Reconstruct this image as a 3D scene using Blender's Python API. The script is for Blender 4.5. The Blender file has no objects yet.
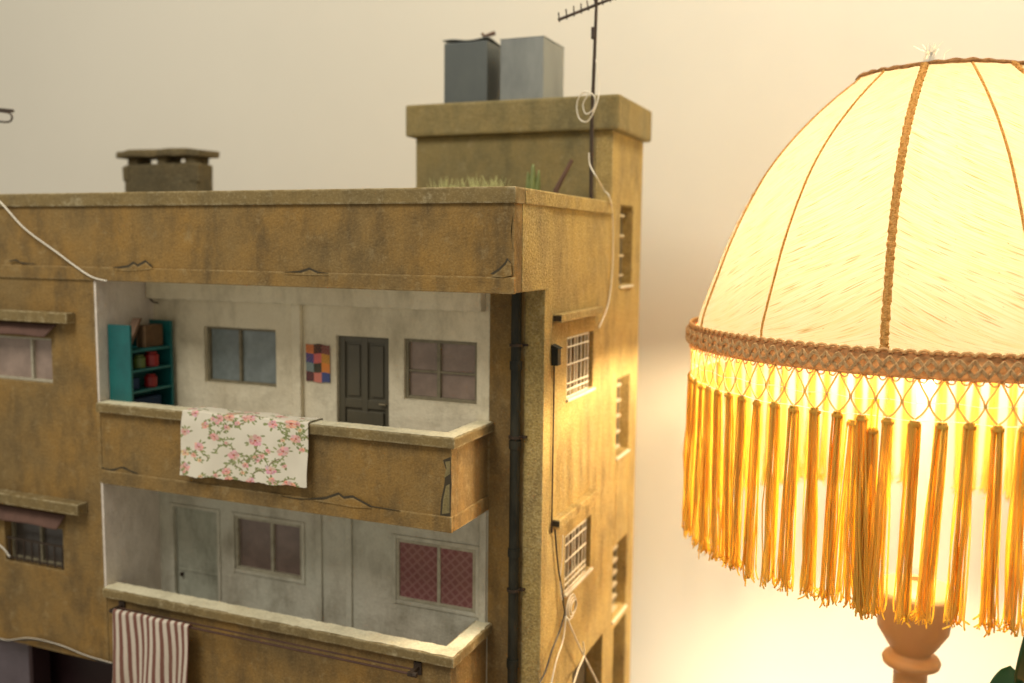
import bpy, math, random
import numpy as np
from mathutils import Vector, Matrix
random.seed(7); RNG = np.random.default_rng(7)
S = bpy.context.scene
C = S.collection
pi = math.pi

# ------------------------------------------------------------------ camera, world, lights, exposure
CAM = Vector((0.3006, -0.7223, -0.0474)); YAW, PIT, ROL, FPX = 0.3938, -0.1043, -0.0107, 928.63
def rotm():
    cy, sy = math.cos(YAW), math.sin(YAW); cp, sp = math.cos(PIT), math.sin(PIT); cr, sr = math.cos(ROL), math.sin(ROL)
    return np.array([[cy,-sy,0],[sy,cy,0],[0,0,1]]) @ np.array([[1,0,0],[0,cp,-sp],[0,sp,cp]]) @ np.array([[cr,0,sr],[0,1,0],[-sr,0,cr]])
RM = rotm()
def at(px, py, axis, val):
    """world point where the sight line of a photo pixel meets the building plane axis=val"""
    d = RM @ np.array([(px-512)/FPX, 1, (341.5-py)/FPX])
    k = 'xyz'.index(axis); t = (val - CAM[k]) / d[k]
    return Vector([float(CAM[i]+t*d[i]) for i in range(3)])
cd = bpy.data.cameras.new('camera'); cam = bpy.data.objects.new('camera', cd); C.objects.link(cam)
R_, F_, U_ = RM[:,0], RM[:,1], RM[:,2]
cam.matrix_world = Matrix(((R_[0],U_[0],-F_[0],CAM[0]),(R_[1],U_[1],-F_[1],CAM[1]),(R_[2],U_[2],-F_[2],CAM[2]),(0,0,0,1)))
cd.sensor_width = 36; cd.lens = FPX/1024*36; cd.clip_start = .01; cd.clip_end = 50
cd.dof.use_dof = True; cd.dof.focus_distance = .78; cd.dof.aperture_fstop = 3.4
S.camera = cam
W = bpy.data.worlds.new('World'); S.world = W; W.use_nodes = True
W.node_tree.nodes['Background'].inputs[0].default_value = (1.0, .93, .78, 1)
W.node_tree.nodes['Background'].inputs[1].default_value = .43
def area(name, loc, target, size, power, col):
    l = bpy.data.lights.new(name, 'AREA'); l.size = size; l.energy = power; l.color = col
    o = bpy.data.objects.new(name, l); C.objects.link(o); o.location = loc
    o.rotation_euler = (Vector(target)-Vector(loc)).to_track_quat('-Z','Y').to_euler(); return o
area('ceiling_light', (-.5, -1.3, 1.5), (-.3, .1, -.2), .8, 31.0, (1.0, .95, .84))
area('added_wall_wash', (.62, .25, 1.2), (.22, .66, -.10), .5, 20.0, (1.0, .86, .64))  # added light without a real fixture, brightens the wall and side face
area('added_low_wall_fill', (.27, .47, -.85), (.26, .68, .05), .5, 3.4, (1.0, .87, .68))  # added out of view below, lifts the glow on the lower wall
LX, LY, ZB = .3315, .29, -.1378            # lamp axis and height of the shade's lower band
BULB_COL, BULB_STR = (1, .77, .47), 390      # the glowing bulb itself lights the scene
S.view_settings.view_transform = 'Standard'; S.view_settings.look = 'None'; S.view_settings.exposure = 0; S.view_settings.gamma = 1
S.render.engine = 'CYCLES'
S.cycles.max_bounces = 8; S.cycles.transparent_max_bounces = 12

# ------------------------------------------------------------------ materials
def newmat(name):
    m = bpy.data.materials.new(name); m.use_nodes = True; nt = m.node_tree
    return m, nt, nt.nodes['Principled BSDF']
def N(nt, t, **k):
    n = nt.nodes.new(t)
    for a, b in k.items():
        if a in n.inputs: n.inputs[a].default_value = b
        else: setattr(n, a, b)
    return n
def noise(nt, vec, scale, detail=4, rough=.55, sc=(1,1,1)):
    mp = N(nt, 'ShaderNodeMapping'); mp.inputs['Scale'].default_value = sc; nt.links.new(vec, mp.inputs[0])
    n = N(nt, 'ShaderNodeTexNoise'); n.inputs['Scale'].default_value = scale; n.inputs['Detail'].default_value = detail; n.inputs['Roughness'].default_value = rough
    nt.links.new(mp.outputs[0], n.inputs['Vector']); return n.outputs['Fac']
def ramp(nt, fac, a, b):
    r = N(nt, 'ShaderNodeMapRange'); r.inputs['From Min'].default_value = a; r.inputs['From Max'].default_value = b
    nt.links.new(fac, r.inputs['Value']); return r.outputs[0]
def mul(nt, a, b):
    n = N(nt, 'ShaderNodeMath'); n.operation = 'MULTIPLY'
    for i, x in enumerate((a, b)):
        if isinstance(x, (int, float)): n.inputs[i].default_value = x
        else: nt.links.new(x, n.inputs[i])
    return n.outputs[0]
def mix(nt, fac, a, b):
    n = N(nt, 'ShaderNodeMix'); n.data_type = 'RGBA'
    if isinstance(fac, (int, float)): n.inputs[0].default_value = fac
    else: nt.links.new(fac, n.inputs[0])
    for s, x in ((6, a), (7, b)):
        if isinstance(x, tuple): n.inputs[s].default_value = (*x, 1)
        else: nt.links.new(x, n.inputs[s])
    return n.outputs[2]
def coords(nt): return N(nt, 'ShaderNodeNewGeometry').outputs['Position']
def edge_mask(nt, radius=.003):
    g = N(nt, 'ShaderNodeNewGeometry'); b = N(nt, 'ShaderNodeBevel'); b.samples = 4; b.inputs['Radius'].default_value = radius
    d = N(nt, 'ShaderNodeVectorMath'); d.operation = 'DOT_PRODUCT'; nt.links.new(g.outputs['Normal'], d.inputs[0]); nt.links.new(b.outputs[0], d.inputs[1])
    return ramp(nt, d.outputs['Value'], .995, .90)
def bump(nt, bs, hs):
    prev = None
    for h, st, dist in hs:
        b = N(nt, 'ShaderNodeBump'); b.inputs['Strength'].default_value = st; b.inputs['Distance'].default_value = dist
        nt.links.new(h, b.inputs['Height'])
        if prev: nt.links.new(prev, b.inputs['Normal'])
        prev = b.outputs[0]
    nt.links.new(prev, bs.inputs['Normal'])
def plaster(name, base, warm, dark, light, streak=.7, edge=.5, grain=1.0, edgecol=None, patch=.6, rough=.9):
    m, nt, bs = newmat(name); P = coords(nt)
    a = ramp(nt, noise(nt, P, 11, 5, .6), .38, .64)
    col = mix(nt, mul(nt, a, patch), base, warm)
    s = ramp(nt, noise(nt, P, 30, 6, .68, (1, 1, .42)), .46, .70)
    col = mix(nt, mul(nt, s, streak), col, dark)
    s2 = ramp(nt, noise(nt, P, 17, 6, .7), .52, .72)
    col = mix(nt, mul(nt, s2, .6*streak), col, dark)
    l = ramp(nt, noise(nt, P, 60, 6, .7), .56, .75)
    col = mix(nt, mul(nt, l, .5), col, light)
    g1 = noise(nt, P, 460, 3, .65); g2 = noise(nt, P, 900, 2, .5)
    sp = ramp(nt, g1, .50, .62); col = mix(nt, mul(nt, sp, .42*grain), col, dark); sp2 = ramp(nt, g1, .46, .34); col = mix(nt, mul(nt, sp2, .35*grain), col, light)
    e = mul(nt, edge_mask(nt), ramp(nt, noise(nt, P, 90, 5, .7), .40, .62))
    col = mix(nt, mul(nt, e, edge), col, edgecol or light)
    nt.links.new(col, bs.inputs['Base Color']); bs.inputs['Roughness'].default_value = rough
    bs.inputs['Specular IOR Level'].default_value = .25
    bump(nt, bs, [(noise(nt, P, 45, 5, .6), .45, .006), (g1, .8*grain, .0022), (g2, .4*grain, .0008)])
    return m
def simple(name, col, rough=.6, metal=0, var=.35, scale=60, bmp=.2, dark=None, sc=(1,1,1), spec=.5):
    m, nt, bs = newmat(name); P = coords(nt)
    f = ramp(nt, noise(nt, P, scale, 6, .65, sc), .4, .7)
    c = mix(nt, mul(nt, f, var), col, dark or tuple(x*.35 for x in col))
    nt.links.new(c, bs.inputs['Base Color']); bs.inputs['Roughness'].default_value = rough; bs.inputs['Metallic'].default_value = metal
    bs.inputs['Specular IOR Level'].default_value = spec
    if bmp: bump(nt, bs, [(noise(nt, P, scale*4, 4), bmp, .0008)])
    return m
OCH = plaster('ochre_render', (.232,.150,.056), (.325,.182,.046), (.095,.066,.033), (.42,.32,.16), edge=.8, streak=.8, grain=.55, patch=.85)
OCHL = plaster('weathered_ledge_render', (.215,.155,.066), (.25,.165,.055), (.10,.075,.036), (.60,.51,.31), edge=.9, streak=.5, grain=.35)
OCHT = plaster('tower_render', (.235,.185,.083), (.29,.205,.068), (.11,.098,.05), (.36,.30,.16), edge=.4, grain=.6)
CHIM = plaster('sooty_chimney_render', (.115,.092,.050), (.18,.13,.058), (.045,.040,.025), (.22,.18,.10), edge=.3)
OCHS = plaster('lit_side_render', (.46,.335,.125), (.52,.36,.10), (.18,.13,.06), (.62,.50,.27), edge=.6, streak=.75, grain=1.2)  # ochre render made paler: lamplight on the side face put into the colour
WHT = plaster('dirty_white_paint', (.82,.74,.55), (.70,.60,.42), (.22,.18,.10), (.84,.77,.60), edge=.5, grain=.15, streak=.42, edgecol=(.2,.17,.11))
WHL = plaster('lower_white_paint', (.58,.565,.46), (.62,.56,.45), (.22,.185,.12), (.70,.66,.54), edge=.5, grain=.2, streak=.6, edgecol=(.5,.45,.33))
PNK = plaster('pinkish_white_paint', (.76,.68,.58), (.68,.59,.50), (.36,.31,.25), (.80,.72,.62), edge=.2, grain=.3, streak=.5)
LEDG = plaster('lit_ledge_top', (.82,.75,.53), (.70,.62,.40), (.36,.31,.18), (.85,.80,.62), edge=.3, grain=.5, streak=.5)  # paler than the ledge render: light from above put into the colour
CRK = simple('crack_shade_brown', (.060,.044,.022), .95, var=.3)  # paints the shade inside cracks; also colours hood ends and side doors
CRKL = simple('lifted_render_flake', (.17,.115,.05), .9, var=.5, scale=200)
PIPE = simple('blackened_pipe', (.011,.012,.008), .6, var=.6, scale=70, dark=(.06,.055,.035), sc=(1,1,.3), spec=.3)
IRON = simple('rusty_iron', (.055,.035,.022), .6, .3, var=.6, scale=150)
RAILM = simple('dark_red_rail_paint', (.10,.05,.035), .4, .2, var=.5)
DOORM = simple('dark_olive_door_paint', (.095,.085,.058), .42, var=.6, scale=50, dark=(.13,.11,.07), sc=(1,1,.3))
DOORL = plaster('pale_green_door_paint', (.44,.45,.36), (.48,.46,.37), (.16,.16,.11), (.50,.47,.38), edge=.4, grain=.2)
FRM = simple('olive_window_frame', (.24,.205,.13), .55, var=.5, scale=120)
FRL = simple('pale_window_frame', (.46,.42,.31), .6, var=.6, scale=120, dark=(.2,.17,.11))
def glass(name, col, rough=.22, var=.5):
    m = simple(name, col, rough, 0, var, 42, .06, dark=tuple(min(1,x*1.9) for x in col), spec=.6); return m
GLB = glass('grey_blue_glass', (.20,.23,.225))
GLP = glass('dusty_mauve_glass', (.25,.18,.14), .35)
GLM = glass('brown_mauve_glass', (.17,.12,.10), .35)
GLD = glass('dark_side_glass', (.12,.08,.04), .25)
GRL = simple('white_grille_paint', (.70,.64,.50), .5, var=.35, scale=200)
GRLD = simple('dulled_white_paint', (.50,.43,.29), .6, var=.4, scale=200)
AWN = simple('faded_red_brown_awning', (.13,.065,.045), .85, var=.5, scale=60)
MAR = simple('dark_maroon_shutter', (.022,.008,.010), .5, var=.3, scale=30)
LIL = simple('lilac_grey_panel', (.12,.10,.115), .5, var=.4, scale=20)
ZINC = simple('weathered_zinc', (.11,.12,.11), .42, .35, var=.75, scale=26, dark=(.085,.095,.095), sc=(1,1,.35))
ZINCP = simple('pale_zinc', (.23,.24,.22), .5, .1, var=.8, scale=24, dark=(.12,.13,.125), sc=(1,1,.35))
TEAL = simple('teal_paint', (.008,.125,.120), .4, var=.5, scale=40, dark=(.004,.045,.05))
WOODB = simple('brown_wicker', (.14,.075,.03), .8, var=.7, scale=200)
RED = simple('red_plastic', (.30,.012,.012), .35, var=.2)
GRN = simple('olive_green_tin', (.10,.14,.03), .4, var=.2)
BLU = simple('navy_cloth', (.015,.04,.10), .8, var=.3)
WIRE = simple('white_wire_plastic', (.72,.66,.54), .4, var=.15)
WIREB = simple('black_wire_plastic', (.03,.025,.02), .4, var=.15)
CACT = simple('succulent_green', (.16,.19,.05), .5, var=.4, scale=90)
GRASS = simple('dry_grass', (.52,.52,.24), .8, var=.5, scale=100)
STICK = simple('brown_stick', (.12,.06,.035), .8, var=.5)
LEAF = simple('glossy_leaf', (.018,.065,.012), .3, var=.5, scale=18, dark=(.03,.10,.03))
ROOM = simple('room_wall_paint', (.69,.65,.555), .95, var=.06, scale=2, bmp=0, spec=.1)
TAB = simple('table_wood', (.22,.12,.055), .45, var=.5, scale=12, sc=(1,8,1))

def translucent_mat(name, make_col, trans, transp=0, rough=.9, bumps=None, tcol=None):
    m = bpy.data.materials.new(name); m.use_nodes = True; nt = m.node_tree; nt.nodes.clear()
    out = N(nt, 'ShaderNodeOutputMaterial'); d = N(nt, 'ShaderNodeBsdfDiffuse'); t = N(nt, 'ShaderNodeBsdfTranslucent')
    col = make_col(nt)
    for s in (d, t):
        if isinstance(col, tuple): s.inputs[0].default_value = (*col, 1)
        else: nt.links.new(col, s.inputs[0])
    mx = N(nt, 'ShaderNodeMixShader'); mx.inputs[0].default_value = trans
    nt.links.new(d.outputs[0], mx.inputs[1]); nt.links.new(t.outputs[0], mx.inputs[2]); res = mx.outputs[0]
    if transp:
        tr = N(nt, 'ShaderNodeBsdfTransparent'); tr.inputs[0].default_value = (*(tcol or (1,.9,.7)), 1)
        m2 = N(nt, 'ShaderNodeMixShader'); m2.inputs[0].default_value = transp
        nt.links.new(res, m2.inputs[1]); nt.links.new(tr.outputs[0], m2.inputs[2]); res = m2.outputs[0]
    nt.links.new(res, out.inputs[0]); return m
def shade_col(nt):
    uv = N(nt, 'ShaderNodeUVMap').outputs[0]
    fine = noise(nt, uv, 1, 3, .6, (2.2, 360, 1)); col = mix(nt, mul(nt, ramp(nt, fine, .42, .62), .85), (.153,.141,.112), (.136,.116,.066))
    sl = ramp(nt, noise(nt, uv, 1, 2, .5, (4, 270, 1)), .60, .69); col = mix(nt, mul(nt, sl, .8), col, (.070,.046,.014))
    cl = ramp(nt, noise(nt, uv, 1, 3, .5, (5, 9, 1)), .45, .8); col = mix(nt, mul(nt, cl, .25), col, (.150,.125,.062))
    st = ramp(nt, noise(nt, uv, 1, 3, .5, (26, 240, 1)), .68, .76); return mix(nt, mul(nt, st, .8), col, (.07,.033,.007))
SHADE = translucent_mat('slubbed_silk_shade', shade_col, .55)
TASS = translucent_mat('amber_silk_thread', lambda nt: mix(nt, ramp(nt, noise(nt, coords(nt), 140, 3, .5, (1,1,.05)), .35, .7), (.98,.80,.26), (.97,.67,.13)), .74)
GIMP = translucent_mat('brown_gimp_braid', lambda nt: mix(nt, ramp(nt, noise(nt, coords(nt), 220, 3), .4, .65), (.40,.21,.09), (.24,.12,.05)), .08)
LOOPM = translucent_mat('tan_braid_loop', lambda nt: (.70,.42,.18), .3)
GIMPL = translucent_mat('taupe_gimp_cord', lambda nt: mix(nt, ramp(nt, noise(nt, coords(nt), 500, 3), .4, .65), (.66,.42,.20), (.46,.27,.12)), .12)
CORD = translucent_mat('rust_seam_cord', lambda nt: mix(nt, ramp(nt, noise(nt, coords(nt), 500, 2, .5, (1,1,3)), .4, .6), (.85,.52,.18), (.55,.28,.07)), .45)
LAMPB = simple('amber_lamp_stem', (.55,.33,.15), .55, var=.5, scale=14, bmp=.05, dark=(.45,.24,.09))
NETM = translucent_mat('tan_net_thread', lambda nt: (.80,.55,.19), .3)
WTHR = translucent_mat('white_thread', lambda nt: (.9,.86,.76), .4)

def vcol_mat(name, rough=.85, trans=0, weave=1500):
    m, nt, bs = newmat(name); a = N(nt, 'ShaderNodeVertexColor'); a.layer_name = 'Col'
    P = coords(nt); c = mix(nt, mul(nt, ramp(nt, noise(nt, P, 30, 5), .4, .75), .18), a.outputs[0], (.30,.24,.15))
    nt.links.new(c, bs.inputs['Base Color']); bs.inputs['Roughness'].default_value = rough; bs.inputs['Specular IOR Level'].default_value = .2
    bump(nt, bs, [(noise(nt, P, weave, 2), .4, .0004)]); return m
CLOTH = vcol_mat('printed_cotton'); PAPER = vcol_mat('printed_paper', .7)

# ------------------------------------------------------------------ mesh helpers
ORG = {}
class MB:
    def __init__(s): s.v = []; s.f = []; s.uv = None
    def box(s, x0, x1, y0, y1, z0, z1, jit=0):
        n = len(s.v)
        for x in (x0, x1):
            for y in (y0, y1):
                for z in (z0, z1): s.v.append((x+random.uniform(-jit,jit), y+random.uniform(-jit,jit), z+random.uniform(-jit,jit)))
        for a in ((0,1,3,2),(4,6,7,5),(0,4,5,1),(2,3,7,6),(0,2,6,4),(1,5,7,3)): s.f.append(tuple(n+i for i in a))
        return s
    def tube(s, pts, r, n=8, cap=True, smooth=0):
        pts = [Vector(p) for p in pts]
        if smooth: pts = catmull(pts, smooth)
        k = len(pts); rr = r if hasattr(r, '__len__') else [r]*k
        if len(rr) != k: rr = list(np.interp(np.linspace(0,1,k), np.linspace(0,1,len(rr)), rr))
        T = [(pts[min(i+1,k-1)]-pts[max(i-1,0)]).normalized() for i in range(k)]
        nrm = T[0].orthogonal().normalized(); base = len(s.v)
        for i in range(k):
            nrm = (nrm - T[i]*nrm.dot(T[i])).normalized(); bi = T[i].cross(nrm)
            for j in range(n):
                a = 2*pi*j/n; s.v.append(tuple(pts[i] + (nrm*math.cos(a)+bi*math.sin(a))*rr[i]))
        for i in range(k-1):
            for j in range(n):
                a = base+i*n+j; b = base+i*n+(j+1)%n; s.f.append((a, b, b+n, a+n))
        if cap:
            s.f.append(tuple(base+j for j in reversed(range(n)))); s.f.append(tuple(base+(k-1)*n+j for j in range(n)))
        return s
    def lathe(s, prof, c, n=40):
        base = len(s.v); k = len(prof)
        for r, z in prof:
            for j in range(n): a = 2*pi*j/n; s.v.append((c[0]+r*math.cos(a), c[1]+r*math.sin(a), c[2]+z))
        for i in range(k-1):
            for j in range(n):
                a = base+i*n+j; b = base+i*n+(j+1)%n; s.f.append((a, b, b+n, a+n))
        s.f.append(tuple(base+j for j in reversed(range(n)))); s.f.append(tuple(base+(k-1)*n+j for j in range(n)))
        return s
    def grid(s, fn, nu, nv, closed=False):
        base = len(s.v)
        for j in range(nv+1):
            for i in range(nu+1): s.v.append(tuple(fn(i/nu, j/nv)))
        for j in range(nv):
            for i in range(nu):
                a = base+j*(nu+1)+i; s.f.append((a, a+1, a+nu+2, a+nu+1))
        return s
    def prism(s, pts, off):
        n = len(s.v); k = len(pts); off = Vector(off)
        s.v += [tuple(p) for p in pts] + [tuple(Vector(p)+off) for p in pts]
        s.f.append(tuple(range(n, n+k))); s.f.append(tuple(range(n+2*k-1, n+k-1, -1)))
        for i in range(k): j = (i+1) % k; s.f.append((n+i, n+i+k, n+j+k, n+j))
        return s
    def build(s, name, mat, parent=None, bevel=0, smooth=False, org=None, solid=0, colors=None):
        if parent is not None: o_ = ORG[parent.name]
        else: o_ = Vector(org) if org is not None else Vector((0,0,0))
        me = bpy.data.meshes.new(name); me.from_pydata([tuple(Vector(v)-o_) for v in s.v], [], s.f)
        me.materials.append(mat)
        import bmesh
        bm = bmesh.new(); bm.from_mesh(me)
        if colors is None and not solid: bmesh.ops.recalc_face_normals(bm, faces=bm.faces)
        if bevel: bmesh.ops.bevel(bm, geom=[e for e in bm.edges if len(e.link_faces)==2 and e.calc_face_angle(0)>.5], offset=bevel, segments=2, affect='EDGES', profile=.6)
        bm.to_mesh(me); bm.free()
        if smooth: me.polygons.foreach_set('use_smooth', [True]*len(me.polygons))
        if colors is not None:
            ca = me.color_attributes.new('Col', 'FLOAT_COLOR', 'POINT'); ca.data.foreach_set('color', np.asarray(colors, np.float32).ravel())
        o = bpy.data.objects.new(name, me); C.objects.link(o)
        if parent is not None: o.parent = parent
        else: o.location = o_
        ORG[o.name] = o_
        if solid:
            md = o.modifiers.new('thickness', 'SOLIDIFY'); md.thickness = solid; md.offset = 0
        return o
def catmull(p, k):
    out = []
    for i in range(len(p)-1):
        a, b, c, d = p[max(i-1,0)], p[i], p[i+1], p[min(i+2,len(p)-1)]
        for j in range(k):
            t = j/k; out.append(.5*((2*b)+(c-a)*t+(2*a-5*b+4*c-d)*t*t+(3*b-a-3*c+d)*t**3))
    out.append(p[-1]); return out
def tag(o, label=None, cat=None, group=None, kind=None):
    for k, v in (('label',label),('category',cat),('group',group),('kind',kind)):
        if v: o[k] = v
    return o
def empty(name, loc):
    o = bpy.data.objects.new(name, None); C.objects.link(o); o.location = loc; o.empty_display_size = .02; ORG[o.name] = Vector(loc); return o
def bb(name, mat, parent, *b, bevel=.0012, **k):
    return MB().box(*b).build(name, mat, parent, bevel=bevel, **k)
def holed(axis, val, thick, u0, u1, z0, z1, holes, cuts=()):
    """slab on plane axis=val (thick > 0 goes to larger values); holes are openings (ua,ub,za,zb)"""
    m = MB(); us = sorted({u0,u1,*[h[0] for h in holes],*[h[1] for h in holes]}); zs = sorted({z0,z1,*[h[2] for h in holes],*[h[3] for h in holes]})
    us = [u for u in us if u0<=u<=u1]; zs = [z for z in zs if z0<=z<=z1]; idx = {}
    def vid(u, z, w):
        k = (round(u,6), round(z,6), w)
        if k not in idx:
            d = val + thick*w; idx[k] = len(m.v); m.v.append((u, d, z) if axis=='y' else (d, u, z))
        return idx[k]
    def solid(i, j):
        if not (0<=i<len(us)-1 and 0<=j<len(zs)-1): return False
        u, z = (us[i]+us[i+1])/2, (zs[j]+zs[j+1])/2
        return not any(h[0]<u<h[1] and h[2]<z<h[3] for h in holes)
    for i in range(len(us)-1):
        for j in range(len(zs)-1):
            if not solid(i,j): continue
            a, b, c, d = us[i], us[i+1], zs[j], zs[j+1]
            for w in (0,1): m.f.append((vid(a,c,w),vid(b,c,w),vid(b,d,w),vid(a,d,w)))
            if not solid(i-1,j): m.f.append((vid(a,c,0),vid(a,d,0),vid(a,d,1),vid(a,c,1)))
            if not solid(i+1,j): m.f.append((vid(b,c,0),vid(b,d,0),vid(b,d,1),vid(b,c,1)))
            if not solid(i,j-1): m.f.append((vid(a,c,0),vid(b,c,0),vid(b,c,1),vid(a,c,1)))
            if not solid(i,j+1): m.f.append((vid(a,d,0),vid(b,d,0),vid(b,d,1),vid(a,d,1)))
    return m
def rect(axis, val, corners):
    """average four photo corners (tl,tr,br,bl) into a rectangle u0,u1,z0,z1 on a plane"""
    P = [at(x, y, axis, val) for x, y in corners]; k = 1 if axis=='x' else 0
    return ((P[0][k]+P[3][k])/2, (P[1][k]+P[2][k])/2, (P[2].z+P[3].z)/2, (P[0].z+P[1].z)/2)

# ------------------------------------------------------------------ setting
ZT = -.68
def structure(name, mb, mat):
    o = mb.build(name, mat); o['kind'] = 'structure'; return o
structure('wall', MB().box(-3.5, 3.5, .68, .72, -1.6, 2.6), ROOM)
structure('tabletop', MB().box(-1.6, 1.5, -.25, .42, ZT-.04, ZT), TAB)

# ------------------------------------------------------------------ building
XL, X1, X2 = -.80, -.4672, -.0561
H1, H2, H3, H4 = .0887, .2166, .3028, .4166
A, EE, YT, YE = .0798, .0057, .2869, .418
H5 = -at(50, 650, 'y', 0).z
B = empty('miniature_apartment_building', (-.35, .19, ZT))
tag(B, 'miniature mustard brown apartment block with two open white balconies and flat roof', 'building')
wu = rect('y', 0, [(-30,334),(52,338),(52,384),(-30,376)]); wl = rect('y', 0, [(5,521),(63,528),(64,574),(5,557)])
hol_front = [wu, wl]
holed('y', 0, .02, XL, X1-.003, -H5, -H1, hol_front).build('wall', OCH, B)
bb('inner_wall', PNK, B, X1-.003, X1, .0006, A, -H5+.002, -H1, bevel=0)
for za, zb_ in ((-H3+.0005, -H2-.0098), (-H5+.0005, -H4-.0098)):
    bb('wall_edge', OCH, B, X1-.0036, X1+.0004, -.0004, .0132, za, zb_, bevel=0)
# back wall of balconies with openings
XW1 = at(489, 420, 'y', A).x
r_w1 = rect('y', A, [(204,325),(276,331.4),(276,387),(205,382.5)])
r_d1 = rect('y', A, [(336.8,335.2),(388.8,338.7),(388.8,440),(336.8,440)]); r_d1 = (r_d1[0], r_d1[1], -H3+.012, r_d1[3])
r_w2 = rect('y', A, [(404,337.5),(476.9,343.4),(476.7,404.7),(404,399)])
r_d2 = rect('y', A, [(175,506),(218,513),(218,600),(175,600)]); r_d2 = (r_d2[0], r_d2[1], -.485, r_d2[3])
r_w3 = rect('y', A, [(235.6,515),(302.5,526),(301.6,579.6),(234.7,569)])
r_w4 = rect('y', A, [(396,540),(476.3,548.2),(475.2,611.5),(397.4,600)])
holed('y', A, .012, X1, XW1, -H3+.0, -H1, [r_w1, r_d1, r_w2]).build('balcony_wall', WHT, B)
holed('y', A, .012, X1, XW1, -.60, -H3, [r_d2, r_w3, r_w4]).build('balcony_wall', WHL, B)
# ceiling beam and pilasters of the upper balcony
zb0 = (at(160,299,'y',A-.006).z + at(470,311,'y',A-.006).z)/2
bb('beam', WHT, B, X1+.001, XW1-.004, A-.012, A-.0005, zb0, -H1-.0002)
xa = at(293,360,'y',A-.003).x; xb = at(302,360,'y',A-.003).x
bb('pilaster', WHT, B, xa, xb, A-.006, A-.0006, -H3+.012, zb0-.0003, bevel=.0008)
for px0, px1 in ((315,321),(345,351)):
    xa = at(px0,560,'y',A-.003).x; xb = at(px1,560,'y',A-.003).x
    bb('pilaster', WHL, B, xa, xb, A-.0025, A-.0006, -.48, -H3-.001, bevel=.0008)
bb('pilaster', WHL, B, at(479,560,'y',A-.003).x, XW1-.001, A-.003, A-.0006, -.48, -H3-.001, bevel=.0008)
# pier on the right and side wall
bb('pier', OCH, B, XW1, -.0201, A+.0004, A+.012, ZT, -H1-.001, bevel=0)
sw = rect('x', 0, [(567,336),(593.5,332.5),(593.2,387.5),(567,398)])
sl = rect('x', 0, [(564.8,536),(591,516.5),(590.6,570),(564.8,590)])
b1 = rect('x', 0, [(620,207),(633,205),(632,286),(620,284)])
b2 = rect('x', 0, [(617,379),(630,374),(629,448),(616,458)])
b3 = rect('x', 0, [(613,544),(627,537),(626,603),(612,622)])
od = rect('x', 0, [(572,672),(602,636),(602,720),(572,730)]); od = (od[0], od[1], ZT, od[3])
oe = (od[1]+.045, od[1]+.10, ZT, od[3]-.012)
TH = .0795
side_holes = [sw, sl, b1, b2, b3, od, oe, (A-.001, YT, .0, TH+.01)]
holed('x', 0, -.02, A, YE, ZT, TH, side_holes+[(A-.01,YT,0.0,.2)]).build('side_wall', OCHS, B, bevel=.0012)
bb('wall_edge', OCH, B, X2-.002, XW1+.0004, A-.0008, A+.003, -H3-.0004, -H2+.0, bevel=0)
# fascia (roof parapet) with a cap and a lower band
bb('parapet', OCH, B, XL, .0015, 0, .018, -H1, -.0001, bevel=.0015)
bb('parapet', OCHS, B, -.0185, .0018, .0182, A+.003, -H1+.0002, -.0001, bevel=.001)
zc = at(260, 205, 'y', 0).z; zbnd = (at(0,265,'y',-.001).z + at(260,271,'y',-.001).z + at(500,276,'y',-.001).z)/3
bb('parapet_cap', OCHL, B, XL, .0035, -.003, .020, zc, .0006, bevel=.0015)
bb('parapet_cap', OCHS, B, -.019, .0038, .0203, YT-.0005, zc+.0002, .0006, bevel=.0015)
bb('fascia_band', OCH, B, XL, .0028, -.0022, .003, -H1-.0005, zbnd, bevel=.0012)
bb('roof', OCHT, B, XL, -.0202, .0185, YE-.02, -.030, -.022, bevel=0)
bb('ceiling', WHT, B, X1, -.0187, .0183, A+.012, -H1, -H1+.01, bevel=0)
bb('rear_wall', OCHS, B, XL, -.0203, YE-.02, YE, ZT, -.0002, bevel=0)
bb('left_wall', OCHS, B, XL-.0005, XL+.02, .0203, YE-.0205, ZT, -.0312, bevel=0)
bb('pavement_base', OCHT, B, XL, .01, .0, YE+.01, ZT+.0003, ZT+.01)
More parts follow.
